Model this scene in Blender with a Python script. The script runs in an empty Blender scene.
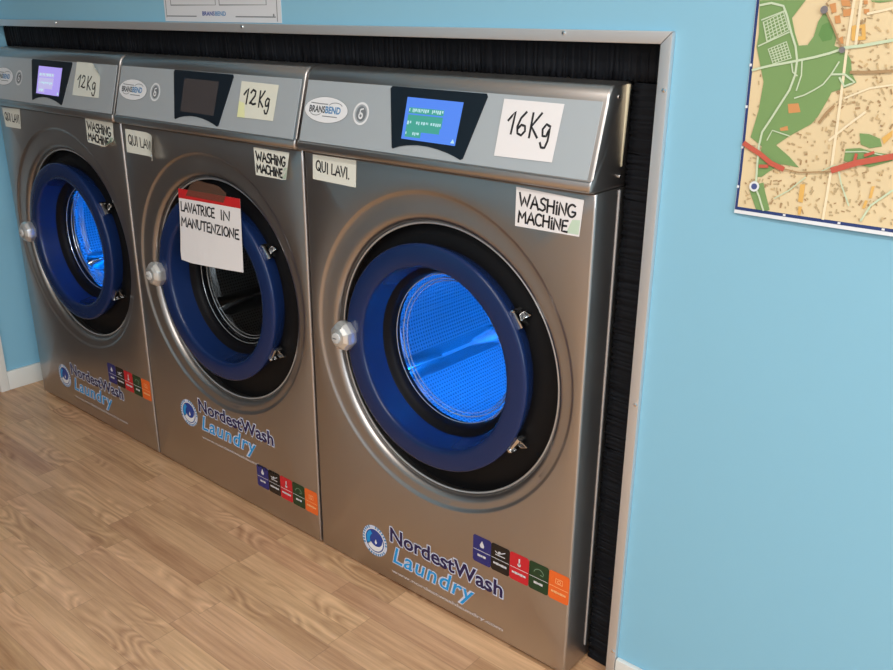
import bpy, bmesh, math, random
from mathutils import Vector, Matrix
random.seed(7)
S = bpy.context.scene
COL = S.collection
PI = math.pi

# ------------------------------------------------------------------ materials
MATS = {}
def mat(name, color=(.5, .5, .5), rough=.5, metal=0., emit=None, estr=0., spec=.5, bump=None, coat=0., var=0.):
    if name in MATS: return MATS[name]
    m = bpy.data.materials.new(name); m.use_nodes = True
    nt = m.node_tree; b = nt.nodes['Principled BSDF']
    b.inputs['Base Color'].default_value = (*color, 1)
    b.inputs['Roughness'].default_value = rough
    b.inputs['Metallic'].default_value = metal
    b.inputs['Specular IOR Level'].default_value = spec
    b.inputs['Coat Weight'].default_value = coat
    if emit:
        b.inputs['Emission Color'].default_value = (*emit, 1); b.inputs['Emission Strength'].default_value = estr
    if var or bump:
        tc = nt.nodes.new('ShaderNodeTexCoord'); nz = nt.nodes.new('ShaderNodeTexNoise')
        sc = bump[0] if bump else 6.
        nz.inputs['Scale'].default_value = sc; nz.inputs['Detail'].default_value = 3
        if bump and len(bump) > 2:
            mp = nt.nodes.new('ShaderNodeMapping'); mp.inputs['Scale'].default_value = bump[2]
            nt.links.new(tc.outputs['Object'], mp.inputs['Vector']); nt.links.new(mp.outputs['Vector'], nz.inputs['Vector'])
        else: nt.links.new(tc.outputs['Object'], nz.inputs['Vector'])
        if bump:
            bp = nt.nodes.new('ShaderNodeBump'); bp.inputs['Strength'].default_value = bump[1]; bp.inputs['Distance'].default_value = .002
            nt.links.new(nz.outputs['Fac'], bp.inputs['Height']); nt.links.new(bp.outputs['Normal'], b.inputs['Normal'])
        if var:
            mr = nt.nodes.new('ShaderNodeMapRange'); mr.inputs['To Min'].default_value = 1 - var; mr.inputs['To Max'].default_value = 1 + var
            nt.links.new(nz.outputs['Fac'], mr.inputs['Value'])
            hs = nt.nodes.new('ShaderNodeHueSaturation'); hs.inputs['Color'].default_value = (*color, 1)
            nt.links.new(mr.outputs['Result'], hs.inputs['Value']); nt.links.new(hs.outputs['Color'], b.inputs['Base Color'])
    MATS[name] = m; return m

def srgb(r, g, b):
    f = lambda c: (c/255/12.92) if c/255 <= .04045 else ((c/255+.055)/1.055)**2.4
    return (f(r), f(g), f(b))

def steel_mat():
    m = mat('brushed_steel', (.495, .465, .452), .34, 1.)
    nt = m.node_tree; b = nt.nodes['Principled BSDF']; N = nt.nodes.new; L = nt.links.new
    tc = N('ShaderNodeTexCoord'); mp = N('ShaderNodeMapping'); mp.inputs['Scale'].default_value = (260, 260, 4)
    nz = N('ShaderNodeTexNoise'); nz.inputs['Scale'].default_value = 1; nz.inputs['Detail'].default_value = 2
    L(tc.outputs['Object'], mp.inputs['Vector']); L(mp.outputs['Vector'], nz.inputs['Vector'])
    n2 = N('ShaderNodeTexNoise'); n2.inputs['Scale'].default_value = 5; n2.inputs['Detail'].default_value = 4
    L(tc.outputs['Object'], n2.inputs['Vector'])
    a = N('ShaderNodeMapRange'); a.inputs['To Min'].default_value = .31; a.inputs['To Max'].default_value = .42
    L(n2.outputs['Fac'], a.inputs['Value']); L(a.outputs['Result'], b.inputs['Roughness'])
    bp = N('ShaderNodeBump'); bp.inputs['Strength'].default_value = .05; bp.inputs['Distance'].default_value = .0004
    L(nz.outputs['Fac'], bp.inputs['Height']); L(bp.outputs['Normal'], b.inputs['Normal'])
    return m

def drum_mat():
    m = mat('drum_steel', (.62, .63, .64), .3, 1.)
    nt = m.node_tree; b = nt.nodes['Principled BSDF']; N = nt.nodes.new; L = nt.links.new
    tc = N('ShaderNodeTexCoord'); mp = N('ShaderNodeMapping'); mp.inputs['Scale'].default_value = (1, 1, 1)
    L(tc.outputs['UV'], mp.inputs['Vector'])
    v = N('ShaderNodeTexVoronoi'); v.inputs['Scale'].default_value = 1.; v.inputs['Randomness'].default_value = 0.
    L(mp.outputs['Vector'], v.inputs['Vector'])
    r = N('ShaderNodeMapRange'); r.inputs['From Min'].default_value = .22; r.inputs['From Max'].default_value = .34
    L(v.outputs['Distance'], r.inputs['Value'])
    mx = N('ShaderNodeMix'); mx.data_type = 'RGBA'
    mx.inputs[6].default_value = (.22, .22, .23, 1); mx.inputs[7].default_value = (.46, .47, .48, 1)
    L(r.outputs['Result'], mx.inputs[0]); L(mx.outputs[2], b.inputs['Base Color'])
    bp = N('ShaderNodeBump'); bp.inputs['Strength'].default_value = .5; bp.inputs['Distance'].default_value = .003
    L(v.outputs['Distance'], bp.inputs['Height']); L(bp.outputs['Normal'], b.inputs['Normal'])
    return m

def glass_mat():
    m = bpy.data.materials.new('door_glass'); m.use_nodes = True; nt = m.node_tree; nt.nodes.clear()
    N = nt.nodes.new; L = nt.links.new
    o = N('ShaderNodeOutputMaterial'); t = N('ShaderNodeBsdfTransparent'); g = N('ShaderNodeBsdfGlossy'); f = N('ShaderNodeLayerWeight'); mx = N('ShaderNodeMixShader')
    g.inputs['Roughness'].default_value = .03; f.inputs['Blend'].default_value = .03; t.inputs['Color'].default_value = (.95, .97, .98, 1)
    L(f.outputs['Fresnel'], mx.inputs['Fac']); L(t.outputs[0], mx.inputs[1]); L(g.outputs[0], mx.inputs[2]); L(mx.outputs[0], o.inputs['Surface'])
    return m

def floor_mat():
    m = mat('oak_laminate', (.4, .26, .15), .38)
    nt = m.node_tree; b = nt.nodes['Principled BSDF']; N = nt.nodes.new; L = nt.links.new
    def M(op, a, c=None, d=None):
        n = N('ShaderNodeMath'); n.operation = op
        for i, x in enumerate((a, c, d)):
            if x is None: continue
            if isinstance(x, (int, float)): n.inputs[i].default_value = x
            else: L(x, n.inputs[i])
        return n.outputs[0]
    tc = N('ShaderNodeTexCoord'); sp = N('ShaderNodeSeparateXYZ'); L(tc.outputs['Object'], sp.inputs[0])
    x, y = sp.outputs[0], sp.outputs[1]
    w, ln = .062, .40
    row = M('FLOOR', M('DIVIDE', y, w))
    wn = N('ShaderNodeTexWhiteNoise'); wn.noise_dimensions = '1D'; L(row, wn.inputs['W'])
    xo = M('ADD', x, M('MULTIPLY', wn.outputs['Value'], 3.1))
    col = M('FLOOR', M('DIVIDE', xo, ln))
    cb = N('ShaderNodeCombineXYZ'); L(row, cb.inputs[0]); L(col, cb.inputs[1])
    w2 = N('ShaderNodeTexWhiteNoise'); w2.noise_dimensions = '2D'; L(cb.outputs[0], w2.inputs['Vector'])
    rnd = w2.outputs['Value']
    # grain coordinates, shifted per strip
    def grain(sx, sy, scale, det, dist, k):
        cg = N('ShaderNodeCombineXYZ'); L(M('ADD', M('MULTIPLY', x, sx), M('MULTIPLY', rnd, k)), cg.inputs[0]); L(M('MULTIPLY', y, sy), cg.inputs[1]); L(M('MULTIPLY', rnd, k*.3), cg.inputs[2])
        g = N('ShaderNodeTexNoise'); g.inputs['Scale'].default_value = scale; g.inputs['Detail'].default_value = det; g.inputs['Roughness'].default_value = .65; g.inputs['Distortion'].default_value = dist
        L(cg.outputs[0], g.inputs['Vector']); return g
    g1 = grain(2.2, 44., 1.7, 6, .25, 37.); g0 = grain(1.2, 5., 1.3, 2, .2, 19.); gw = grain(4.2, 13., .8, 1., .0, 53.); gm = grain(3.0, 7., 1.1, 1., 0., 71.)
    sc = N('ShaderNodeSeparateColor'); L(w2.outputs['Color'], sc.inputs[0])
    rings = M('PINGPONG', M('MULTIPLY', gw.outputs['Fac'], 24.), 1.)
    patch = N('ShaderNodeMapRange'); patch.inputs['From Min'].default_value = .53; patch.inputs['From Max'].default_value = .60; L(gm.outputs['Fac'], patch.inputs['Value'])
    cath = M('MULTIPLY', M('SUBTRACT', rings, .45), patch.outputs[0])
    ramp = N('ShaderNodeValToRGB'); ramp.color_ramp.elements[0].position = .0; ramp.color_ramp.elements[1].position = 1.
    ramp.color_ramp.elements[0].color = (*srgb(152, 109, 76), 1); ramp.color_ramp.elements[1].color = (*srgb(238, 196, 152), 1)
    v = M('ADD', M('MULTIPLY', M('SUBTRACT', g1.outputs['Fac'], .5), 1.25), M('ADD', .30, M('MULTIPLY', sc.outputs[0], .36)))
    v = M('ADD', v, M('MULTIPLY', M('SUBTRACT', g0.outputs['Fac'], .5), .5))
    v = M('ADD', v, M('MULTIPLY', cath, .4)); L(v, ramp.inputs[0])
    hs = N('ShaderNodeHueSaturation'); L(ramp.outputs[0], hs.inputs['Color'])
    L(M('ADD', .494, M('MULTIPLY', sc.outputs[1], .008)), hs.inputs['Hue'])
    # joints
    fy = M('FRACT', M('DIVIDE', y, w)); fx = M('FRACT', M('DIVIDE', xo, ln))
    jy = M('LESS_THAN', M('MULTIPLY', M('MINIMUM', fy, M('SUBTRACT', 1., fy)), w), .0007)
    jx = M('LESS_THAN', M('MULTIPLY', M('MINIMUM', fx, M('SUBTRACT', 1., fx)), ln), .001)
    j = M('MAXIMUM', jy, jx)
    L(M('SUBTRACT', 1., M('MULTIPLY', j, .22)), hs.inputs['Value'])
    L(hs.outputs['Color'], b.inputs['Base Color'])
    L(M('ADD', .26, M('MULTIPLY', g1.outputs['Fac'], .14)), b.inputs['Roughness'])
    bp = N('ShaderNodeBump'); bp.inputs['Strength'].default_value = .12; bp.inputs['Distance'].default_value = .001
    L(M('SUBTRACT', g1.outputs['Fac'], M('MULTIPLY', j, 1.)), bp.inputs['Height']); L(bp.outputs['Normal'], b.inputs['Normal'])
    return m

STEEL = steel_mat(); DRUM = drum_mat(); GLASS = glass_mat(); FLOOR = floor_mat()
WALLB = mat('blue_wall_paint', srgb(136, 190, 216), .62, bump=(90., .06), spec=.3)
WHITEP = mat('white_paint', srgb(226, 226, 222), .45)
CEIL = mat('ceiling_paint', srgb(236, 234, 228), .8)
FOIL = mat('silver_foil', srgb(190, 198, 204), .45, .35)
ALU = mat('brushed_aluminium', (.68, .68, .69), .4, .7, bump=(40., .05, (1, 30, 30)))
BLACK = mat('black_plastic', (.006, .006, .007), .5, spec=.15)
BRUSH = mat('black_bristle', (.008, .009, .012), .6, spec=.12)
RUBBER = mat('black_rubber', (.005, .005, .007), .5, spec=.12)
BLUE = mat('blue_plastic', (.007, .022, .092), .26, spec=.4)
CHROME = mat('chrome', (.8, .8, .8), .12, 1.)
KNOB = mat('satin_chrome', (.78, .78, .77), .3, .75)
BUTTON = mat('grey_button', (.55, .55, .55), .4)
DISP = mat('display_black', srgb(22, 32, 42), .35, spec=.3)
WHITE = mat('white_print', srgb(232, 234, 238), .5)
PAPER = mat('white_paper', srgb(232, 230, 232), .8)
TAPEP = mat('greenish_paper', srgb(226, 229, 220), .75)
GTAPE = mat('pale_green_tape', srgb(194, 216, 196), .6)
YPAPER = mat('yellowish_paper', srgb(224, 225, 212), .8)
INK = mat('black_ink', (.012, .012, .016), .6)
GREYINK = mat('grey_ink', srgb(120, 126, 132), .6)
NAVY = mat('navy_print', srgb(30, 24, 78), .4)
CYAN = mat('cyan_print', srgb(16, 150, 222), .4)
LBLUE = mat('logo_blue', srgb(30, 64, 150), .4)
PALEP = mat('pale_print', srgb(206, 214, 236), .5)
MIDB = mat('steel_blue_print', srgb(84, 140, 190), .5)
DGREY = mat('dark_grey_print', srgb(62, 68, 74), .5)
REDP = mat('red_print', srgb(196, 28, 32), .6)
BTAPE = mat('brown_tape', srgb(112, 84, 70), .3); BTAPE.node_tree.nodes['Principled BSDF'].inputs['Alpha'].default_value = .6

# ------------------------------------------------------------------ mesh helpers
class MB:
    def __init__(s, org=(0, 0, 0)): s.v = []; s.f = []; s.m = []; s.sm = []; s.uv = {}; s.o = Vector(org)
    def V(s, p): s.v.append(Vector(p)); return len(s.v)-1
    def F(s, ids, mi=0, smooth=True): s.f.append(tuple(ids)); s.m.append(mi); s.sm.append(smooth)
    def poly(s, pts, mi=0): s.F([s.V(p) for p in pts], mi, False)
    def box(s, lo, hi, mi=0):
        x0, y0, z0 = lo; x1, y1, z1 = hi
        i = [s.V(p) for p in ((x0,y0,z0),(x1,y0,z0),(x1,y1,z0),(x0,y1,z0),(x0,y0,z1),(x1,y0,z1),(x1,y1,z1),(x0,y1,z1))]
        for q in ((0,3,2,1),(4,5,6,7),(0,1,5,4),(1,2,6,5),(2,3,7,6),(3,0,4,7)): s.F([i[k] for k in q], mi, False)
    def prism(s, pts, ax, mi=0):            # pts: 3D polygon, ax: extrusion vector
        a = [s.V(p) for p in pts]; b = [s.V(Vector(p)+Vector(ax)) for p in pts]; n = len(a)
        s.F(a[::-1], mi, False); s.F(b, mi, False)
        for i in range(n): s.F((a[i], a[(i+1) % n], b[(i+1) % n], b[i]), mi, False)
    def rings(s, R, mi=0, closed=True, cap0=False, cap1=False, smooth=True):
        I = [[s.V(p) for p in r] for r in R]; n = len(I[0])
        for a, b in zip(I, I[1:]):
            for i in range(n if closed else n-1): s.F((a[i], a[(i+1) % n], b[(i+1) % n], b[i]), mi, smooth)
        if cap0: s.F(I[0][::-1], mi, False)
        if cap1: s.F(I[-1], mi, False)
        return I
    def lathe_y(s, prof, c, n=96, mi=0, cap0=False, cap1=False):   # prof: (radius, y); c: (x, z)
        return s.rings([[(c[0]+r*math.cos(2*PI*k/n), y, c[1]+r*math.sin(2*PI*k/n)) for k in range(n)] for r, y in prof], mi, True, cap0, cap1)
    def build(s, name, mats, parent=None, angle=35, bevel=0.):
        me = bpy.data.meshes.new(name)
        me.from_pydata([tuple(v-s.o) for v in s.v], [], s.f)
        mats = mats if isinstance(mats, (list, tuple)) else [mats]
        for m in mats: me.materials.append(m)
        for p, mi, sm in zip(me.polygons, s.m, s.sm): p.material_index = mi; p.use_smooth = sm
        bm = bmesh.new(); bm.from_mesh(me); bmesh.ops.remove_doubles(bm, verts=bm.verts, dist=1e-6)
        if not getattr(s, 'flat', False): bmesh.ops.recalc_face_normals(bm, faces=bm.faces)
        if bevel:
            bmesh.ops.bevel(bm, geom=[e for e in bm.edges if len(e.link_faces) == 2 and e.calc_face_angle(0) > .6], offset=bevel, segments=2, affect='EDGES', profile=.6)
            for f in bm.faces: f.smooth = True
        bm.to_mesh(me); bm.free()
        me.set_sharp_from_angle(angle=math.radians(angle))
        o = bpy.data.objects.new(name, me); COL.objects.link(o)
        if parent: o.parent = parent
        return o

def tag(o, label, cat, group=None):
    o['label'] = label; o['category'] = cat
    if group: o['group'] = group
    return o
def struct(o): o['kind'] = 'structure'; return o
def empty(name, loc):
    o = bpy.data.objects.new(name, None); o.empty_display_size = .1; COL.objects.link(o); o.location = loc; return o

def ribbon(mb, pts, w, place, off, mi):
    """flat pen stroke: pts in (u, z) plane units, place(u, v, off) -> 3D"""
    P = [Vector(p) for p in pts]; n = len(P)
    Lf, Rt = [], []
    for i in range(n):
        d = (P[min(i+1, n-1)]-P[max(i-1, 0)])
        d = d.normalized() if d.length > 1e-9 else Vector((1, 0))
        nn = Vector((-d.y, d.x))*w/2
        e = d*w*.35*(-1 if i == 0 else 1 if i == n-1 else 0)
        Lf.append(mb.V(place(*(P[i]+nn+e), off))); Rt.append(mb.V(place(*(P[i]-nn+e), off)))
    for i in range(n-1): mb.F((Rt[i], Rt[i+1], Lf[i+1], Lf[i]), mi, False)

def arc(cx, cy, rx, ry, a0, a1, n=10):
    return [(cx+rx*math.cos(math.radians(a0+(a1-a0)*i/n)), cy+ry*math.sin(math.radians(a0+(a1-a0)*i/n))) for i in range(n+1)]
GLY = {
 'W': (1.15, [[(0,1),(.25,0),(.52,.75),(.8,.02),(1.1,1)]]), 'A': (.85, [[(0,0),(.4,1),(.8,0)],[(.15,.36),(.68,.36)]]),
 'S': (.75, [[(.66,.9),(.4,1),(.14,.84),(.16,.62),(.56,.44),(.62,.18),(.36,0),(.02,.1)]]), 'H': (.8, [[(.05,0),(.05,1)],[(.7,0),(.7,1)],[(.05,.52),(.7,.52)]]),
 'I': (.35, [[(.15,0),(.15,1)]]), 'i': (.35, [[(.15,0),(.15,.7)],[(.13,.9),(.18,.97)]]), 'N': (.85, [[(.03,0),(.06,1),(.68,.02),(.72,1)]]),
 'G': (.9, [arc(.42,.5,.4,.5,50,330,12)+[(.8,.4),(.45,.42)]]), 'M': (1.0, [[(.03,0),(.1,1),(.42,.35),(.8,1),(.86,0)]]),
 'C': (.8, [arc(.42,.5,.4,.5,50,310,12)]), 'E': (.7, [[(.6,1),(.08,.95),(.05,.02),(.62,0)],[(.06,.5),(.5,.52)]]),
 'Q': (.95, [arc(.42,.52,.38,.48,90,450,14),[(.45,.3),(.85,-.08)]]), 'U': (.8, [[(.05,1),(.07,.25),(.3,0),(.6,.12),(.68,1)]]),
 'L': (.65, [[(.08,1),(.05,.02),(.6,.05)]]), 'V': (.8, [[(0,1),(.36,0),(.74,1)]]), 'T': (.75, [[(0,.96),(.72,1)],[(.36,.98),(.34,0)]]),
 'R': (.8, [[(.06,0),(.06,1),(.45,.98),(.62,.78),(.45,.55),(.08,.48)],[(.3,.5),(.68,0)]]), 'O': (.85, [arc(.4,.5,.36,.48,90,450,14)]),
 'Z': (.75, [[(.03,.97),(.65,1),(.03,0),(.68,.03)]]), 'K': (.85, [[(.08,1.05),(.1,-.05)],[(.7,1.08),(.12,.45),(.68,-.02)]]),
 'g': (.75, [[(.58,.55),(.3,.64),(.08,.4),(.16,.1),(.42,.1),(.58,.5),(.6,-.1),(.48,-.42),(.22,-.42),(.08,-.22)]]),
 '1': (.55, [[(0,.6),(.38,1.05),(.32,-.02)]]), '2': (.75, [[(.08,.78),(.26,1.0),(.54,.9),(.52,.6),(.25,.25),(.05,.02),(.2,.1),(.4,0),(.66,.06)]]),
 '6': (.75, [[(.5,1.08),(.22,.78),(.08,.35),(.16,.04),(.42,-.04),(.62,.18),(.56,.42),(.32,.46),(.12,.25)]]), ' ': (.45, []), '.': (.25, [[(.08,0),(.12,.04)]]),
}
def handwrite(mb, text, u0, v0, u1, h, place, off, mi, w, slope=0., jitter=.03, seed=1):
    """hand lettering from u0 to u1 with letter height h, base line v0"""
    rr = random.Random(seed)
    tot = sum(GLY[c][0] for c in text); k = (u1-u0)/tot; u = u0
    for c in text:
        wd, st = GLY[c]
        dz = rr.uniform(-jitter, jitter)*h
        for s in st:
            pts = []
            for a, b in zip(s, s[1:]):                                       # subdivide so strokes follow curled paper
                for t in (0, .5): pts.append((a[0]+(b[0]-a[0])*t, a[1]+(b[1]-a[1])*t))
            pts.append(s[-1])
            ribbon(mb, [(u+px*k*.95, v0+slope*(u-u0)+dz+py*h) for px, py in pts], w, place, off, mi)
        u += wd*k

def text_mesh(string, x0, x1, z0, z1, bold=0., shear=0., spacing=1.):
    """flat lettering scaled into the rectangle; returns verts (x, z) and faces"""
    cu = bpy.data.curves.new('lettering', 'FONT'); cu.body = string; cu.size = 1; cu.offset = bold; cu.shear = shear; cu.space_character = spacing; cu.resolution_u = 3
    ob = bpy.data.objects.new('lettering', cu); COL.objects.link(ob)
    dg = bpy.context.evaluated_depsgraph_get(); me = bpy.data.meshes.new_from_object(ob.evaluated_get(dg))
    vs = [v.co.copy() for v in me.vertices]; fs = [tuple(p.vertices) for p in me.polygons]
    bpy.data.objects.remove(ob); bpy.data.curves.remove(cu); bpy.data.meshes.remove(me)
    ax, bx = min(v.x for v in vs), max(v.x for v in vs); ay, by = min(v.y for v in vs), max(v.y for v in vs)
    return [(x0+(v.x-ax)/(bx-ax)*(x1-x0), z0+(v.y-ay)/(by-ay)*(z1-z0)) for v in vs], fs
def add_text(mb, string, x0, x1, z0, z1, place, off, mi, bold=0., shear=0., grow=0., spacing=1.):
    vs, fs = text_mesh(string, x0-grow, x1+grow, z0-grow, z1+grow, bold, shear, spacing)
    I = [mb.V(place(x, z, off)) for x, z in vs]
    for f in fs: mb.F([I[i] for i in f], mi, False)
def ell(cx, cz, rx, rz, n=40): return [(cx+rx*math.cos(2*PI*k/n), cz+rz*math.sin(2*PI*k/n)) for k in range(n)]
def disc(mb, pts, place, off, mi): mb.poly([place(x, z, off) for x, z in pts], mi)
def band(mb, a, b, place, off, mi):
    A = [mb.V(place(x, z, off)) for x, z in a]; B = [mb.V(place(x, z, off)) for x, z in b]; n = len(A)
    for i in range(n): mb.F((A[i], A[(i+1) % n], B[(i+1) % n], B[i]), mi, False)

# ------------------------------------------------------------------ light levels
LAMP, WORLD, E_WIN, E_DOOR, E_LAMP, EXPO = 10.0, .6, 64., 57., 26., .02
LAMPS = ((1.3, -1.5), (2.9, -1.5), (1.3, -3.0), (2.9, -3.0))

# ------------------------------------------------------------------ the room
FZ = -.008            # floor height
XL, YB, YF, XR, ZC = -1.60, .06, -4.2, 4.0, 2.62
OX0, OX1, OZ = -1.54, .803, 1.236        # opening in the back wall that the washers stand in

mb = MB(); mb.box((XL-.1, YF-.1, FZ-.05), (XR+.1, 1.2, FZ)); struct(mb.build('floor', FLOOR))
mb = MB(); mb.box((XL-.1, YF-.1, ZC), (XR+.1, 1.2, ZC+.05)); struct(mb.build('ceiling', CEIL))
mb = MB()
mb.box((XL, YB, FZ), (OX0-.012, YB+.14, ZC)); mb.box((OX1+.012, YB, FZ), (XR, YB+.14, ZC)); mb.box((OX0-.012, YB, OZ+.012), (OX1+.012, YB+.14, ZC))
struct(mb.build('wall_back', WALLB))
mb = MB(); mb.box((XL-.1, 1.1, FZ), (XR+.1, 1.2, ZC)); mb.box((XR, YB+.14, FZ), (XR+.1, 1.1, ZC)); mb.box((XL-.1, YB+.14, FZ), (XL, 1.1, ZC))
struct(mb.build('wall_service', mat('service_wall_plaster', (.25, .24, .22), .8)))
# left wall with a doorway close to the corner
DY0, DY1, DZ = -.105, -2.1, 2.08
mb = MB(); mb.box((XL-.1, DY0, FZ), (XL, YB, ZC)); mb.box((XL-.1, YF, FZ), (XL, DY1, ZC)); mb.box((XL-.1, DY1, DZ), (XL, DY0, ZC))
mb.box((XL-.1, YB, FZ), (XL, YB+.14, ZC))
struct(mb.build('wall_left', WALLB))
# right wall
mb = MB(); mb.box((XR, YF, FZ), (XR+.1, -3.15, ZC)); mb.box((XR, -.65, FZ), (XR+.1, YB+.14, ZC)); mb.box((XR, -3.15, FZ), (XR+.1, -.65, .5)); mb.box((XR, -3.15, 2.4), (XR+.1, -.65, ZC)); struct(mb.build('wall_right', WALLB))
mb = MB(); mb.box((XR+.02, -3.15, .5), (XR+.08, -3.1, 2.4)); mb.box((XR+.02, -.7, .5), (XR+.08, -.65, 2.4)); mb.box((XR+.02, -3.1, .5), (XR+.08, -.7, .55)); mb.box((XR+.02, -3.1, 2.35), (XR+.08, -.7, 2.4)); struct(mb.build('window_2', ALU))
# front wall with a wide shop window
WX0, WX1, WZ0, WZ1 = -.6, 3.2, .5, 2.3
mb = MB(); mb.box((XL-.1, YF-.1, FZ), (WX0, YF, ZC)); mb.box((WX1, YF-.1, FZ), (XR+.1, YF, ZC)); mb.box((WX0, YF-.1, FZ), (WX1, YF, WZ0)); mb.box((WX0, YF-.1, WZ1), (WX1, YF, ZC))
struct(mb.build('wall_front', mat('warm_wall_paint', srgb(196, 186, 172), .7)))
mb = MB()
for a, b in ((WX0, WX0+.05), (1.28, 1.33), (WX1-.05, WX1)): mb.box((a, YF-.08, WZ0), (b, YF-.02, WZ1))
mb.box((WX0+.05, YF-.08, WZ0), (WX1-.05, YF-.02, WZ0+.05)); mb.box((WX0+.05, YF-.08, WZ1-.05), (WX1-.05, YF-.02, WZ1))
struct(mb.build('window_1', ALU))
# skirting
def skirting(name, lo, hi):
    mb = MB(); mb.box(lo, hi); struct(mb.build(name, WHITEP, bevel=.003))
skirting('baseboard_back', (.8235, YB-.012, FZ), (XR, YB, .058))
skirting('baseboard_left', (XL, DY0+.03, FZ), (XL+.012, YB, .062))
# door casing and dark door in the left wall
mb = MB(); mb.box((XL-.02, DY0, FZ), (XL+.014, DY0+.03, DZ+.03)); mb.box((XL-.02, DY1-.03, FZ), (XL+.014, DY1, DZ+.03)); mb.box((XL-.02, DY1, DZ), (XL+.014, DY0, DZ+.03))
struct(mb.build('trim_1', WHITEP, bevel=.003))
mb = MB(); dm = (DY0+DY1)/2
for a0, a1 in ((DY1+.032, dm-.002), (dm+.002, DY0-.002)):
    mb.box((XL-.07, a0, FZ+.006), (XL-.03, a1, DZ-.002), 0)
    for z0, z1 in ((.14, .95), (1.08, 1.96)): mb.box((XL-.034, a0+.12, z0), (XL-.024, a1-.12, z1), 0)
o = mb.build('door_1', mat('dark_brown_door', (.035, .026, .022), .45), bevel=.003); struct(o)
mb = MB((XL-.03, dm+.08, 1.0)); mb.box((XL-.034, dm+.05, .93), (XL-.026, dm+.09, 1.11)); mb.box((XL-.03, dm+.06, 1.035), (XL+.02, dm+.075, 1.05)); mb.box((XL+.008, dm+.06, 1.035), (XL+.02, dm+.18, 1.05)); hd = mb.build('door_handle', CHROME, o, bevel=.002); hd.location = (XL-.03, dm+.08, 1.0)

# ------------------------------------------------------------------ frame and brush seal round the opening
FW, FD = .0195, .012
zt = OZ; Z1 = OZ+FW
def seal(label, quad, brush, screws):
    xs = [q[0] for q in quad]; zs = [q[1] for q in quad]; org = ((min(xs)+max(xs))/2, YB, min(zs))
    root = empty('brush_seal', org); tag(root, label, 'brush seal')
    mb = MB(org); mb.prism([(x, YB-FD, z) for x, z in quad], (0, FD, 0)); mb.build('rail', ALU, root, bevel=.0025)['label'] = 'brushed metal rail'
    horizontal, a0, a1, b0, b1, sg = brush; mb = MB(org); n = int((a1-a0)/.0022); rows = 4; grid = []
    for i in range(n+1):
        a = a0+(a1-a0)*i/n; d = random.uniform(-.0014, .0014); lean = random.uniform(-.002, .002); tip = random.uniform(-.003, .002); r = []
        for j in range(rows+1):
            t = j/rows; bb = b0+(b1-b0)*t+(tip*sg if j == rows else 0); y = .086+d*(.35+t)+.004*t*t; aa = a+lean*t
            r.append(mb.V((aa, y, bb) if horizontal else (bb, y, aa)))
        grid.append(r)
    for i in range(n):
        for j in range(rows): mb.F((grid[i][j], grid[i+1][j], grid[i+1][j+1], grid[i][j+1]), 0)
    o = mb.build('brush', BRUSH, root, angle=180); o['label'] = 'black bristles'
    so = o.modifiers.new('thick', 'SOLIDIFY'); so.thickness = .004; so.offset = 0
    for x, z in screws:
        mb = MB(org); mb.lathe_y([(.0001, YB-FD-.0028), (.003, YB-FD-.0022), (.0042, YB-FD+.0005)], (x, z), 14); mb.build('screw', CHROME, root)
seal('long horizontal metal rail with black bristles along the top of the washers', [(OX0, zt), (OX1, zt), (OX1+FW, Z1), (OX0-FW, Z1)], (True, OX0, OX1, OZ+.01, 1.1755, 1), ((.6235, 1.2495), (-.25, 1.249), (-1.12, 1.249)))
seal('upright metal rail with black bristles between the nearest washer and the blue wall', [(OX1, FZ), (OX1+FW, FZ), (OX1+FW, Z1-.0006), (OX1, zt-.0006)], (False, FZ+.003, 1.172, OX1+.01, .7395, -1), ((.8165, 1.167), (.8165, .62), (.8165, .075)))
seal('upright metal rail with black bristles between the farthest washer and the left wall', [(OX0-FW, FZ), (OX0, FZ), (OX0, zt-.0006), (OX0-FW, Z1-.0006)], (False, FZ+.003, 1.172, OX0-.01, -1.4865, 1), ())

# ------------------------------------------------------------------ washers
W = .7416                                   # pitch of the row
MO = (.37, .37, FZ)                         # base point of a washer in its own frame
CX, CZ, HX, HZ = .3705, .606, .379, .596    # door axis, panel hole centre
EX0, EX1 = .001, .735
SL = .2733                                  # lean of the control panel
fp = lambda x, z, off: (x, -off, z)
cpp = lambda x, z, off: (x, -.021+(z-1.0)*SL-.0012-off, z)

def rect_circle(n=192):
    """unit directions whose rays hit the cabinet face, with the four corners among them"""
    ang = [2*PI*k/n for k in range(n)]
    for cx, cz in ((EX0, 0), (EX1, 0), (EX0, .997), (EX1, .997)):
        a = math.atan2(cz-CZ, cx-CX) % (2*PI); k = round(a/(2*PI)*n) % n; ang[k] = a
    return ang
ANG = rect_circle()
def rect_ring(inset, y):
    r = []
    for a in ANG:
        c, s = math.cos(a), math.sin(a); t = 9
        if c > 1e-9: t = min(t, (EX1-CX)/c)
        if c < -1e-9: t = min(t, (EX0-CX)/c)
        if s > 1e-9: t = min(t, (.997-CZ)/s)
        if s < -1e-9: t = min(t, (0-CZ)/s)
        x, z = CX+c*t, CZ+s*t
        r.append((min(max(x, EX0+inset), EX1-inset), y, min(max(z, inset), .997-inset)))
    return r
def circ_ring(r, y, k):                      # k 0 = crease centre, 1 = hole centre
    cx, cz = CX+(HX-CX)*k, CZ+.003+(HZ-CZ-.003)*k
    return [(cx+r*math.cos(a), y, cz+r*math.sin(a)) for a in ANG]

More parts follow.
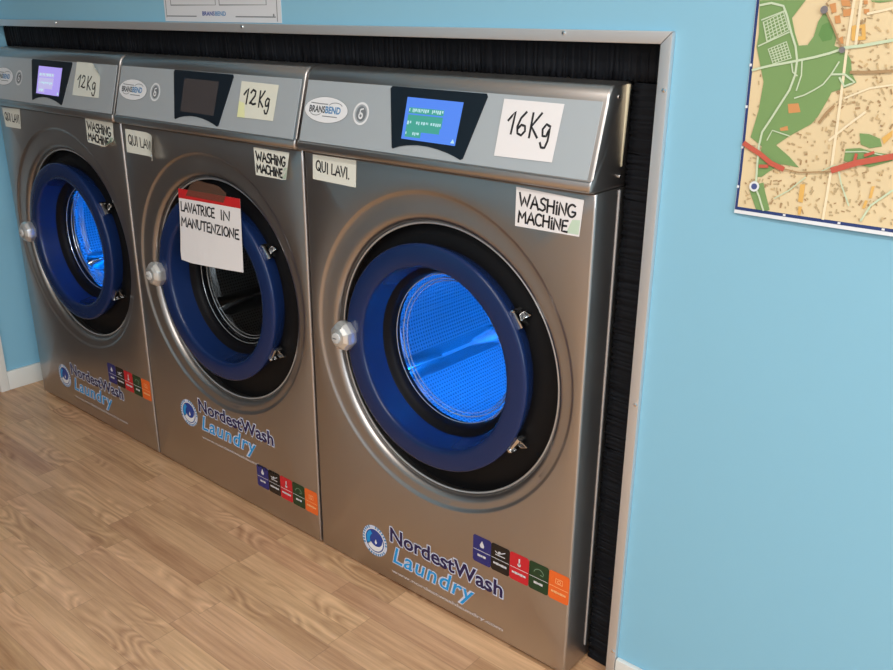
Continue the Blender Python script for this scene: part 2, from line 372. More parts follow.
def make_washer():
    root = empty('washing_machine', (0, 0, 0))
    # pressed steel cabinet: face with dished round opening, sides run back through the wall
    mb = MB(MO)
    mb.rings([rect_ring(0, .74), rect_ring(0, .4), rect_ring(0, .006), rect_ring(.0008, .003), rect_ring(.0022, .001), rect_ring(.0045, 0),
              circ_ring(.3475, 0, 0), circ_ring(.345, .0005, 0), circ_ring(.3425, .0022, 0), circ_ring(.3395, .0042, 0), circ_ring(.336, .005, .05),
              circ_ring(.323, .0056, .45), circ_ring(.3165, .0058, .9), circ_ring(0.3140, 0.0060, 1), circ_ring(0.3103, 0.0064, 1), circ_ring(0.3068, 0.0076, 1), circ_ring(0.3037, 0.0096, 1), circ_ring(0.3011, 0.0122, 1), circ_ring(0.2991, 0.0153, 1), circ_ring(0.2979, 0.0188, 1), circ_ring(0.2975, 0.0225, 1), circ_ring(.2975, .05, 1)], 0, True, cap0=True)
    mb.build('cabinet', STEEL, root, angle=40)
    mb = MB(MO); mb.box((.02, .02, FZ), (.716, .70, .004)); mb.build('plinth', BLACK, root)
    mb = MB(MO); mb.box((EX0+.004, .0985, .9985), (EX1-.004, .74, 1.1725)); mb.build('top_cover', STEEL, root, bevel=.003)
    # leaning control panel housing
    prof = [(.0975, .9985), (.0, .9985), (-.0125, .9992), (-.0175, 1.0015), (-.0205, 1.006), (-.0212, 1.0115), (-.0200, 1.0175), (-.0162, 1.0195), (.0189, 1.1475), (.0212, 1.1555), (.0255, 1.163), (.032, 1.169), (.041, 1.1725), (.055, 1.174), (.0975, 1.1745)]
    cy, cz = .04, 1.085
    def pr(x, k): return [(x, cy+(y-cy)*(1-k*.06), cz+(z-cz)*(1-k*.06)) for y, z in prof]
    mb = MB(MO)
    mb.rings([pr(EX0, 1), pr(EX0+.0012, .45), pr(EX0+.004, 0), pr(EX1-.004, 0), pr(EX1-.0012, .45), pr(EX1, 1)], 0, True, True, True)
    ph = mb.build('control_panel', STEEL, root, angle=38)
    mb = MB(MO); z0, z1 = 1.0215, 1.1455
    mb.prism([cpp(EX0+.005, z0, 0), cpp(.7255, z0, 0), cpp(.7255, z1, 0), cpp(EX0+.005, z1, 0)], (0, .001, 0)); mb.build('silver_foil', FOIL, ph)
    for y, z in ((.052, 1.152), (.075, 1.018)):
        mb = MB(MO); mb.rings([[(EX1+dx, y+r*math.cos(a*PI/5), z+r*math.sin(a*PI/5)) for a in range(10)] for r, dx in ((.004, -.001), (.0035, .0015), (.0008, .002))], 0, True, False, True); mb.build('screw', CHROME, ph)
    # oval maker's badge and key symbol
    mb = MB(MO); ox, oz = .075, 1.0885
    disc(mb, ell(ox, oz, .0655, .0255), cpp, .001, 0); band(mb, ell(ox, oz, .0665, .0262), ell(ox, oz, .0655, .0255), cpp, .0009, 1)
    add_text(mb, 'BRANS', ox-.051, ox-.002, oz-.0065, oz+.0075, cpp, .0014, 2, bold=.025); add_text(mb, 'BEND', ox-.001, ox+.045, oz-.0065, oz+.0075, cpp, .0014, 3, bold=.03)
    ribbon(mb, [(ox-.047, oz+.0125), (ox-.02, oz+.0115), (ox+.004, oz+.0115)], .0018, cpp, .0014, 1)
    ribbon(mb, arc(ox+.028, oz+.008, .02, .0075, 165, 15), .0013, cpp, .0014, 1)
    ribbon(mb, arc(ox-.03, oz-.006, .016, .006, 195, 345), .0013, cpp, .0014, 1)
    ribbon(mb, [(ox-.008, oz-.0125), (ox+.036, oz-.0125)], .0018, cpp, .0014, 1)
    mb.build('maker_badge', [WHITE, GREYINK, DGREY, MIDB], ph)
    mb = MB(MO); kx, kz = .1795, 1.0885
    band(mb, ell(kx, kz, .0222, .0222), ell(kx, kz, .0178, .0178), cpp, .001, 0)
    disc(mb, ell(kx, kz, .0135, .0145, 24), cpp, .001, 1); disc(mb, ell(kx, kz-.004, .0065, .0065, 20), cpp, .0013, 0); disc(mb, ell(kx, kz-.004, .003, .003, 14), cpp, .0015, 1)
    ribbon(mb, [(kx-.0035, kz), (kx-.002, kz+.008), (kx+.005, kz+.0095)], .003, cpp, .0013, 0)
    mb.build('key_symbol', [WHITE, GREYINK], ph)
    # display bezel
    pts = [(.282, 1.029)]+[(.284+.17*t, 1.0315+.0125*math.sin(PI*min(1, t*1.12))**.8*(1-.25*t)) for t in (.08, .2, .35, .5, .65, .8, .9)]+[(.4535, 1.0265), (.459, 1.029), (.4905, 1.139), (.487, 1.1445), (.254, 1.1455), (.2495, 1.141), (.2785, 1.033)]
    pts[0] = (.2815, 1.0305)
    mb = MB(MO); mb.prism([cpp(x, z, .0015) for x, z in pts], (0, .002, 0)); mb.build('display_bezel', DISP, ph)
    # door: dark surround, thin rim, blue ring, gasket, glass bowl
    mb = MB(MO)
    mb.rings([[(HX+.304*math.cos(a), .044, HZ+.304*math.sin(a)) for a in ANG], [(HX+.292*math.cos(a), .043, HZ+.292*math.sin(a)) for a in ANG], [(CX+.262*math.cos(a), .036, CZ+.262*math.sin(a)) for a in ANG], [(CX+.25*math.cos(a), .03, CZ+.25*math.sin(a)) for a in ANG], [(CX+.22*math.cos(a), .032, CZ+.22*math.sin(a)) for a in ANG]])
    mb.build('door_surround', BLACK, root)
    mb = MB(MO); q = []
    for t in range(9):
        b = 2*PI*t/8; q.append([(HX+(.2925+.0022*math.cos(b))*math.cos(a), .022+.0022*math.sin(b), HZ+(.2925+.0022*math.cos(b))*math.sin(a)) for a in ANG])
    q.insert(0, [(HX+.2985*math.cos(a), .03, HZ+.2985*math.sin(a)) for a in ANG])
    mb.rings(q); mb.build('rim_ring', ALU, root)
    mb = MB(MO)
    mb.lathe_y([(.222, .05), (.231, .034), (.2395, .014), (.2438, .001), (.2452, -.0045), (.2450, -.0085), (.2435, -.0112), (.2405, -.0126), (.235, -.0134), (.222, -.0138), (.209, -.0134), (.2025, -.0125), (.1990, -.0108), (.1970, -.0075), (.1958, -.003), (.1945, .004), (.1915, .022), (.187, .045)], (CX+.003, CZ), 128)
    door = mb.build('door_ring', BLUE, root, angle=60)
    mb = MB(MO); mb.lathe_y([(.189, .042), (.187, .0465), (.182, .050), (.175, .0545), (.1705, .060), (.1690, .070), (.1690, .085)], (CX, CZ), 112); mb.build('door_gasket', RUBBER, door, angle=60)
    mb = MB(MO); mb.lathe_y([(.1692, .0665), (.166, .074), (.159, .082), (.146, .090), (.130, .099), (.105, .107), (.07, .112), (.03, .114), (.0005, .1145)], (CX, CZ), 96); mb.build('door_glass', GLASS, door, angle=80)
    for rr_, yy, tr in ((.1655, .0715, .0011), (.1545, .082, .0013), (.148, .0865, .0008)):
        mb = MB(MO); mb.rings([[(CX+(rr_+tr*math.cos(t*PI/4))*math.cos(2*PI*k/96), yy+tr*math.sin(t*PI/4), CZ+(rr_+tr*math.cos(t*PI/4))*math.sin(2*PI*k/96)) for k in range(96)] for t in range(9)]); mb.build('glass_rim', mat('glass_edge', (.55, .58, .6), .12, .6), door)
    # handle knob: eight chunky flats round a domed front with a push button
    def octo(r, y, k=8, rot=22.5, flat=.06): return [(.134+r*math.cos(math.radians(rot+45*i)), y, .607+r*1.08*math.sin(math.radians(rot+45*i))) for i in range(k)]
    mb = MB(MO); mb.rings([octo(.019, .01), octo(.021, -.003), octo(.0295, -.010), octo(.0320, -.018), octo(.0320, -.029), octo(.0285, -.0385), octo(.020, -.0445), octo(.009, -.0465)], 0, True, False, True)
    kn = mb.build('handle_knob', KNOB, door, angle=20, bevel=.002)
    mb = MB(MO); mb.lathe_y([(.0122, -.0445), (.0122, -.0488), (.0095, -.0500), (.0001, -.0502)], (.132, .606), 24); mb.box((.126, -.0508, .6052), (.137, -.0500, .6068), 1); mb.build('push_button', [BUTTON, DGREY], kn)
    # two hinges on the right
    for zc, sg in ((.739, 1), (.480, -1)):
        mb = MB(MO); dx = math.sqrt(max(.0, .2475**2-(zc-CZ)**2)); bx = CX+dx
        tdir = Vector((-(zc-CZ)/.2475, dx/.2475)); nd = Vector((tdir.y, -tdir.x))
        def hp(a, b, y): v = Vector((bx, zc))+tdir*a+nd*b; return (v.x, y, v.y)
        for (a0, a1, b0, b1, y0, y1, mi) in ((-.019*sg, .019*sg, -.003, .009, .0, .022, 0), (.014*sg, .020*sg, -.004, .0105, -.003, .024, 0), (-.004*sg, .009*sg, .008, .024, .020, .028, 1)):
            i = [mb.V(hp(a, b, y)) for y in (y0, y1) for a, b in ((a0, b0), (a1, b0*.2), (a1, b1*.55), (a0, b1))]
            for f in ((0,1,2,3),(7,6,5,4),(0,4,5,1),(1,5,6,2),(2,6,7,3),(3,7,4,0)): mb.F([i[k] for k in f], mi, False)
        mb.build('hinge', [CHROME, mat('dark_steel', (.08, .08, .085), .35, 1.)], root, bevel=.0015)
    # perforated drum with three lifters
    mb = MB(MO); n = 96; prof = [(.244, .136), (.250, .140), (.256, .150), (.259, .162), (.26, .18), (.26, .51), (.252, .525), (.235, .53), (.12, .53), (.06, .545), (.0005, .545)]
    mb.lathe_y(prof, (CX, CZ), n); dr = mb.build('drum', DRUM, root, angle=60)
    uv = dr.data.uv_layers.new(name='UVMap')
    for l in dr.data.loops:
        v = dr.data.vertices[l.vertex_index].co+Vector(MO); r = math.hypot(v.x-CX, v.z-CZ); a = math.atan2(v.z-CZ, v.x-CX)
        uv.data[l.index].uv = (a*.26/.0092, v.y/.0092) if r > .2595 else ((v.x)/.0092, (v.z)/.0092)
    for p in dr.data.polygons:                       # close the seam where the angle wraps
        us = [uv.data[k].uv.x for k in p.loop_indices]
        if max(us)-min(us) > 60:
            for k in p.loop_indices:
                if uv.data[k].uv.x < 0 and math.hypot(dr.data.vertices[dr.data.loops[k].vertex_index].co.x, 0) > -1: uv.data[k].uv.x += 2*PI*.26/.0092
    for deg in (212, 332, 92):
        mb = MB(MO); a = math.radians(deg); rd = Vector((math.cos(a), math.sin(a))); td = Vector((-rd.y, rd.x))
        secs = []
        for y, k in ((.150, .04), (.185, .45), (.235, .9), (.27, 1), (.47, 1), (.515, .3)):
            secs.append([(CX+(rd*r+td*t).x, y, CZ+(rd*r+td*t).y) for r, t in ((.2595, -.032), (.2595-.018*k, -.020), (.2595-.044*k, -.004), (.2595-.044*k, .004), (.2595-.018*k, .020), (.2595, .032))])
        mb.rings(secs, 0, True, True, True); mb.build('lifter', mat('lifter_steel', (.8, .81, .82), .16, 1.), dr, angle=50)
    return root

proto = make_washer()
def kids(o): return [c for c in bpy.data.objects if c.parent is o]
def copy_tree(o, parent=None):
    c = o.copy(); COL.objects.link(c)
    if parent: c.parent = parent
    for ch in kids(o): copy_tree(ch, c)
    return c
roots = [proto, copy_tree(proto), copy_tree(proto)]
XO = (0., -W, -2*W)
LAB = ('stainless front-loading washer under the 16 Kg note, its round window lit blue',
       'stainless front-loading washer with a dark unlit drum and a sheet taped over its window',
       'stainless front-loading washer at the left wall, lit blue window, lilac screen')
SCR = (srgb(84, 140, 250), srgb(70, 66, 68), srgb(176, 160, 244))
def part(o, name):
    return [c for c in kids(o) if c.name.split('.')[0] == name][0]
for i, r in enumerate(roots):
    r.location = (XO[i]+MO[0], MO[1], MO[2]); tag(r, LAB[i], 'washing machine')
    cp = part(r, 'control_panel'); bz = part(cp, 'display_bezel')
    # screen
    mb = MB(MO)
    sq = [(.3, 1.051), (.436, 1.0495), (.4385, 1.1265), (.2985, 1.128)]
    scm = mat('screen_'+('sky', 'off', 'lilac')[i], (.02, .02, .02) if i != 1 else SCR[1], .25 if i != 1 else .16, emit=SCR[i] if i != 1 else None, estr=.92 if i != 1 else 0)
    mats = [scm]
    mb.poly([cpp(x, z, .0017) for x, z in sq])
    rr = random.Random(3+i)
    if i != 1:
        gm = mat('screen_green' if i == 0 else 'screen_pale', (.02, .02, .02), .3, emit=srgb(66, 168, 150) if i == 0 else srgb(196, 190, 236), estr=.9)
        tm = mat('screen_text', (.02, .02, .02), .3, emit=srgb(190, 232, 240), estr=.95); mats += [gm, tm]
        for zt_, xw, xs in ((1.1095, .088, 0), (1.0965, .088, 0), (1.0865, .088, 0), (1.0765, .085, 0), (1.066, .04, 0)):
            disc(mb, [(.308, zt_-.0105), (.308+xw, zt_-.0105), (.308+xw, zt_), (.308, zt_)], cpp, .0019, 1)
        for zt_, xw in ((1.1085, .083), (1.0855, .083), (1.0655, .033)):
            x = .309
            while x < .309+xw:
                w_ = rr.uniform(.0025, .006); h_ = rr.uniform(.004, .0075)
                if rr.random() > .15: disc(mb, [(x, zt_-h_), (x+w_*.7, zt_-h_), (x+w_*.7, zt_-.0005), (x, zt_-.0005)], cpp, .0021, 2)
                x += w_*1.1
        disc(mb, [(.424, 1.0535), (.4335, 1.0535), (.429, 1.061)], cpp, .0021, 2)
    mb.flat = True; sc_o = mb.build('screen', mats, bz)
    sc_o['label'] = ('blue glowing screen with green text lines', 'dark switched-off screen', 'lilac glowing screen')[i]
    # wash lamp inside the drum
    if i != 1:
        for (lx, ly, lz, e) in ((CX+.05, .142, CZ+.19, .8), (CX-.02, .142, CZ-.205, .8)):
            ld = bpy.data.lights.new('drum_lamp', 'AREA'); ld.shape = 'DISK'; ld.size = .03; ld.energy = e*LAMP; ld.color = (.0, .20, 1.0)
            lo = bpy.data.objects.new('drum_lamp', ld); COL.objects.link(lo); lo.parent = r; lo.location = Vector((lx, ly, lz))-Vector(MO); lo.rotation_euler = (PI/2, 0, 0)
    # printed logo (moves as a block from machine to machine)
    dx, dz = ((0, 0), (-.006, .107), (-.010, .016))[i]
    pl = lambda x, z, off: fp(x+dx, z+dz, off+.0003)
    mb = MB(MO); lx, lz = .1915, .0885
    disc(mb, ell(lx, lz, .041, .041), pl, 0, 0); band(mb, ell(lx, lz, .0335, .0335), ell(lx, lz, .0308, .0308), pl, .0002, 2)
    disc(mb, ell(lx, lz, .031, .031), pl, .0002, 1)
    cres = arc(lx, lz, .028, .028, -150, 20, 20)+arc(lx+.004, lz+.008, .022, .022, 5, -140, 20); disc(mb, cres, pl, .0004, 3)
    disc(mb, arc(lx, lz, .028, .028, 120, 215, 14)+arc(lx+.008, lz, .024, .022, 205, 130, 14), pl, .0004, 4)
    disc(mb, [(lx+.004, lz+.006), (lx+.0075, lz-.004), (lx+.004, lz-.009), (lx, lz-.004)], pl, .0004, 3)
    for k in range(30):
        if k % 10 in (8, 9): continue
        a = 2*PI*k/30; c_, s_ = math.cos(a), math.sin(a)
        ribbon(mb, [(lx+.0355*c_, lz+.0355*s_), (lx+.0392*c_, lz+.0392*s_)], .0042, pl, .0002, 5)
    mb.flat = True; mb.build('round_emblem', [PALEP, LBLUE, WHITE, WHITE, CYAN, MIDB], r)
    mb = MB(MO)
    add_text(mb, 'NordestWash', .2435, .5735, .1095, .149, pl, 0, 0, bold=.06, grow=.0028); add_text(mb, 'NordestWash', .2435, .5735, .1095, .149, pl, .0003, 1, bold=.022)
    mb.flat = True; mb.build('printed_name', [PALEP, NAVY], r)
    mb = MB(MO)
    add_text(mb, 'Laundry', .252, .497, .042, .1, pl, 0, 0, bold=.05, shear=.22, grow=.0026, spacing=1.12); add_text(mb, 'Laundry', .252, .497, .042, .1, pl, .0003, 1, bold=.008, shear=.22, spacing=1.12)
    mb.flat = True; mb.build('printed_word', [PALEP, CYAN], r)
    mb = MB(MO); add_text(mb, 'www.nordestwashlaundry.com', .246, .578, .0235, .0355, pl, 0, 0, bold=.03); mb.flat = True; mb.build('printed_address', mat('address_print', srgb(196, 186, 184), .5), r)
    # five coloured pictogram stickers
    dz = (0, -.097, 0)[i]; dxx = (0, -.004, -.004)[i]
    cols = (('blue', (36, 40, 112)), ('black', (22, 18, 18)), ('red', (200, 30, 44)), ('green', (24, 58, 32)), ('orange', (234, 104, 38)))
    if i == 0: cols_p = cols
    for k, (nm, c) in enumerate(cols):
        x0 = .491+.0488*k+dxx; x1 = x0+.0485; z0, z1 = .1705+dz, .2365+dz; rd = .006
        pts = []
        for (ax, az, a0) in ((x1-rd, z1-rd, 0), (x0+rd, z1-rd, 90), (x0+rd, z0+rd, 180), (x1-rd, z0+rd, 270)): pts += arc(ax, az, rd, rd, a0, a0+90, 4)
        q = lambda x, z, off: fp(x, z, off+.0003)
        mb = MB(MO); disc(mb, pts, q, 0, 0); xm, zm = (x0+x1)/2, z0+.045
        ribbon(mb, [(x0+.002, z0+.031), (x1-.002, z0+.031)], .0012, q, .0002, 1)
        for t in range(5): 
            if nm in ('blue', 'green') and t in (0, 4): continue
            ribbon(mb, [(x0+.008+t*.0068, z0+.019), (x0+.0125+t*.0068, z0+.019)], .0055 if t % 2 else .0045, q, .0002, 1)
        if nm == 'blue': disc(mb, [(xm, zm+.012), (xm+.006, zm), (xm+.004, zm-.005), (xm-.004, zm-.005), (xm-.006, zm)], q, .0002, 1)
        if nm == 'black':
            ribbon(mb, [(xm-.013, zm+.003), (xm-.004, zm-.001), (xm+.012, zm+.008)], .0022, q, .0002, 1); ribbon(mb, [(xm-.012, zm-.004), (xm+.012, zm-.004)], .002, q, .0002, 1); disc(mb, ell(xm-.002, zm+.003, .004, .003, 12), q, .0002, 1)
        if nm == 'red': ribbon(mb, [(xm, zm+.010), (xm, zm-.002)], .0035, q, .0002, 1); disc(mb, ell(xm, zm-.004, .0042, .0042, 14), q, .0002, 1)
        if nm == 'green': ribbon(mb, arc(xm, zm-.004, .012, .012, 15, 165), .0016, q, .0002, 2); ribbon(mb, [(xm+.004, zm-.004), (xm+.011, zm-.004)], .0016, q, .0002, 2)
        if nm == 'orange': ribbon(mb, [(xm-.008, zm-.005), (xm-.008, zm+.006), (xm+.008, zm+.006), (xm+.008, zm-.005), (xm-.008, zm-.005)], .0016, q, .0002, 1); ribbon(mb, arc(xm, zm, .0035, .0035, 0, 360), .0015, q, .0002, 1)
        mb.flat = True
        o = mb.build('pictogram_sticker', [mat('sticker_'+nm, srgb(*c), .4), mat('sticker_mark_'+('pale' if nm != 'orange' else 'peach'), srgb(214, 214, 220) if nm != 'orange' else srgb(250, 178, 120), .5), mat('sticker_mark_sage', srgb(120, 150, 124), .5)], r)
        o['label'] = nm+' pictogram sticker'
mb = MB(MO); mb.box((EX1-.001, .0755, .03), (EX1+.0022, .079, .994)); mb.build('side_edge', ALU, proto)
# cream strip added for the lit sliver by the nearest washer's right flank
mb = MB(MO); mb.prism([(EX1-.002, .0755, 1.171), (EX1+.0052, .0755, 1.171), (EX1+.0004, .0755, 1.035), (EX1-.002, .0755, 1.03)], (0, .004, 0)); mb.build('lit_sliver', mat('cream_sliver', srgb(214, 204, 176), .7), proto)

# ------------------------------------------------------------------ taped paper notes
def note(name, corners, base, org, mats, label, writing, curl=None, group=None, off0=.0006, deco=None, nx=16, nz=10):
    """corners: TL, TR, BR, BL as (x, z); base(x, z, off) puts them on a surface"""
    TL, TR, BR, BL = [Vector(c) for c in corners]; w = (TR-TL).length; h = (TL-BL).length
    def place(a, b, off):
        s, t = a/w, b/h
        P = (BL*(1-s)+BR*s)*(1-t)+(TL*(1-s)+TR*s)*t
        lift, sx, sz = curl(s, t) if curl else (0, 0, 0)
        return base(P.x+sx, P.y+sz, off0+off+lift)
    c = base(*((BL+BR)/2), 0); mb = MB(c)
    g = [[mb.V(place(w*i/nx, h*j/nz, 0)) for j in range(nz+1)] for i in range(nx+1)]
    for i in range(nx):
        for j in range(nz): mb.F((g[i][j], g[i+1][j], g[i+1][j+1], g[i][j+1]), 0, True)
    if deco: deco(mb, place, w, h)
    writing(mb, place, w, h)
    mb.flat = True; o = mb.build(name, mats, angle=180); o.location = c
    tag(o, label, 'paper note', group); return o
def two_lines(a, b, seed=1, pw=.0040):
    def f(mb, pl, w, h):
        handwrite(mb, a, w*.06, h*.54, w*.93, h*.33, pl, .0004, 1, pw, -.04, .03, seed); handwrite(mb, b, w*.05, h*.12, w*.83, h*.3, pl, .0004, 1, pw, -.03, .03, seed+9)
        rows = [pl(w*.8, h*.05, .0002), pl(w*.985, h*.05, .0002), pl(w*.985, h*.45, .0002), pl(w*.87, h*.42, .0002)]
        mb.poly(rows, 2)
    return f
def one_line(a, pw=.0036, seed=2, **k):
    return lambda mb, pl, w, h: handwrite(mb, a, w*k.get('u0', .08), h*k.get('v0', .36), w*k.get('u1', .86), h*k.get('hh', .4), pl, .0004, 1, pw, k.get('sl', -.05), .03, seed)
PM = [TAPEP, INK, GTAPE]; CP = lambda x, z, off: cpp(x, z, off+.0004)
note('paper_note', [(.572, .990), (.713, .985), (.708, .9205), (.572, .919)], fp, 0, [PAPER, INK, GTAPE], 'white strip reading WASHING MACHINE on the washer with the blue screen', two_lines('WASHiNG', 'MACHiNE', 4), group=None, off0=.0012)
note('paper_note', [(.030, .9925), (.1645, .9935), (.161, .9365), (.027, .939)], fp, 0, PM, 'pale strip reading QUI LAVI below the oval badge of the 16 Kg washer', one_line('QUI LAVI.'), off0=.0012)
cA = lambda s, t: (.012*max(0, s-.55)**2*5*(1-t), 0, .02*max(0, s-.8)*(1-t))
cB = lambda s, t: (.030*max(0, s-.62)**2*5*(.4+.6*(1-t)), -.03*max(0, s-.75)**2*4, -.02*max(0, s-.7))
cC = lambda s, t: (.035*max(0, s+(1-t)-1.6)**2*6, -.02*max(0, s+(1-t)-1.65), .03*max(0, s+(1-t)-1.65))
note('paper_note', [(-.174, .988), (-.0475, .988), (-.049, .925), (-.172, .9245)], fp, 0, PM, 'curling WASHING MACHINE strip above the right of the taped-over window', two_lines('WASHiNG', 'MACHiNE', 14, .0046), cA, off0=.0012)
note('paper_note', [(-.723, .9845), (-.574, .983), (-.566, .9215), (-.727, .922)], fp, 0, PM, 'QUI LAVI strip peeling off at its right edge, on the dark-screen washer', one_line('QUI LAVI', .0036, 5, u1=.84), cB, off0=.0012)
note('paper_note', [(-.930, .997), (-.782, .995), (-.792, .921), (-.931, .930)], fp, 0, PM, 'WASHING MACHINE strip with a lifted lower corner, on the lilac-screen washer', two_lines('WASHiNG', 'MACHiNE', 24, .0048), cC, off0=.0012)
note('paper_note', [(-1.448, .990), (-1.325, .995), (-1.339, .933), (-1.443, .932)], fp, 0, PM, 'QUI LAVI strip on the farthest washer, beside the left wall', one_line('QUI LAVI', .0038, 8, u1=.95), off0=.0012)
note('paper_note', [(.528, 1.1385), (.6545, 1.1375), (.652, 1.0425), (.5285, 1.0415)], CP, 0, [PAPER, INK], 'square white note with 16 Kg in handwriting right of the blue screen', lambda mb, pl, w, h: (handwrite(mb, '16', w*.14, h*.42, w*.50, h*.36, pl, .0004, 1, .0042, -.02, 0, 1), handwrite(mb, 'Kg', w*.52, h*.40, w*.90, h*.38, pl, .0004, 1, .0042, -.03, 0, 1)), off0=.0012)
def yellow_edge(mb, pl, w, h): mb.poly([pl(0, 0, .0001), pl(w*.22, 0, .0001), pl(w*.16, h*.4, .0001), pl(0, h*.45, .0001)], 2)
note('paper_note', [(-.2185, 1.132), (-.086, 1.130), (-.088, 1.054), (-.217, 1.0535)], CP, 0, [YPAPER, INK, mat('yellow_stain', srgb(230, 233, 180), .8)], 'yellowish note with 12 Kg in handwriting right of the dark switched-off screen', lambda mb, pl, w, h: (handwrite(mb, '12', w*.12, h*.40, w*.50, h*.40, pl, .0004, 1, .005, -.02, 0, 1), handwrite(mb, 'Kg', w*.54, h*.36, w*.86, h*.40, pl, .0004, 1, .0046, -.03, 0, 1)), off0=.0012, deco=yellow_edge)
cD = lambda s, t: (.02*max(0, s+t-1.6)**2*4, -.03*max(0, s+t-1.62), -.03*max(0, s+t-1.62))
note('paper_note', [(-.966, 1.147), (-.835, 1.146), (-.828, 1.058), (-.972, 1.0575)], CP, 0, PM, '12 Kg note with a folded corner right of the lilac screen', lambda mb, pl, w, h: (handwrite(mb, '12', w*.14, h*.26, w*.48, h*.36, pl, .0004, 1, .004, -.02, 0, 1), handwrite(mb, 'Kg', w*.52, h*.22, w*.88, h*.36, pl, .0004, 1, .004, -.03, 0, 1)), cD, off0=.0012)
# out-of-order sheet hanging in front of the middle door
def sheet_writing(mb, pl, w, h):
    for a, b in ((0, .25), (.25, .5), (.5, .75), (.75, 1)):
        mb.poly([pl(w*a, h*.872, .0003), pl(w*b, h*.872, .0003), pl(w*b, h*1.0, .0003), pl(w*a, h*1.0, .0003)], 2)
    handwrite(mb, 'LAVATRICE', w*.03, h*.70, w*.60, h*.125, pl, .0005, 1, .0046, -.02, .02, 3); handwrite(mb, 'IN', w*.68, h*.68, w*.85, h*.125, pl, .0005, 1, .0046, -.02, .02, 4)
    handwrite(mb, 'MANUTENZIONE', w*.03, h*.495, w*.97, h*.125, pl, .0005, 1, .0046, -.035, .02, 5)
hang = lambda x, z, off: (x, -.0185-off, z)
cS = lambda s, t: (.010*(1-t)**2*(1-s)+.004*math.sin(s*PI)*(1-t)+.002*max(0, abs(s-.5)), .016*max(0, .12-t)*(1-s)*6*(.5 if s < .25 else 0), .20*max(0, .12-t)*max(0, .18-s))
sheet = note('notice_sheet', [(-.4685, .8585), (-.2135, .8655), (-.2215, .683), (-.475, .669)], hang, 0, [PAPER, INK, REDP], 'white sheet with a red top band, LAVATRICE IN MANUTENZIONE, taped over the dark window', sheet_writing, cS, nx=18, nz=14)
sheet['category'] = 'paper sheet'
def tape(pts, ys):
    o = sheet.location; mb = MB(o)
    a = [mb.V((x, y, z)) for (x, z), y in zip(pts, ys)]; mb.F(a, 0, False); mb.flat = True; t = mb.build('tape', BTAPE, sheet); t.parent = sheet; t['label'] = 'brown tape'; return t
tape([(-.437, .844), (-.28, .847), (-.264, .872), (-.296, .886), (-.384, .889), (-.414, .874)], [-.0206]*6)

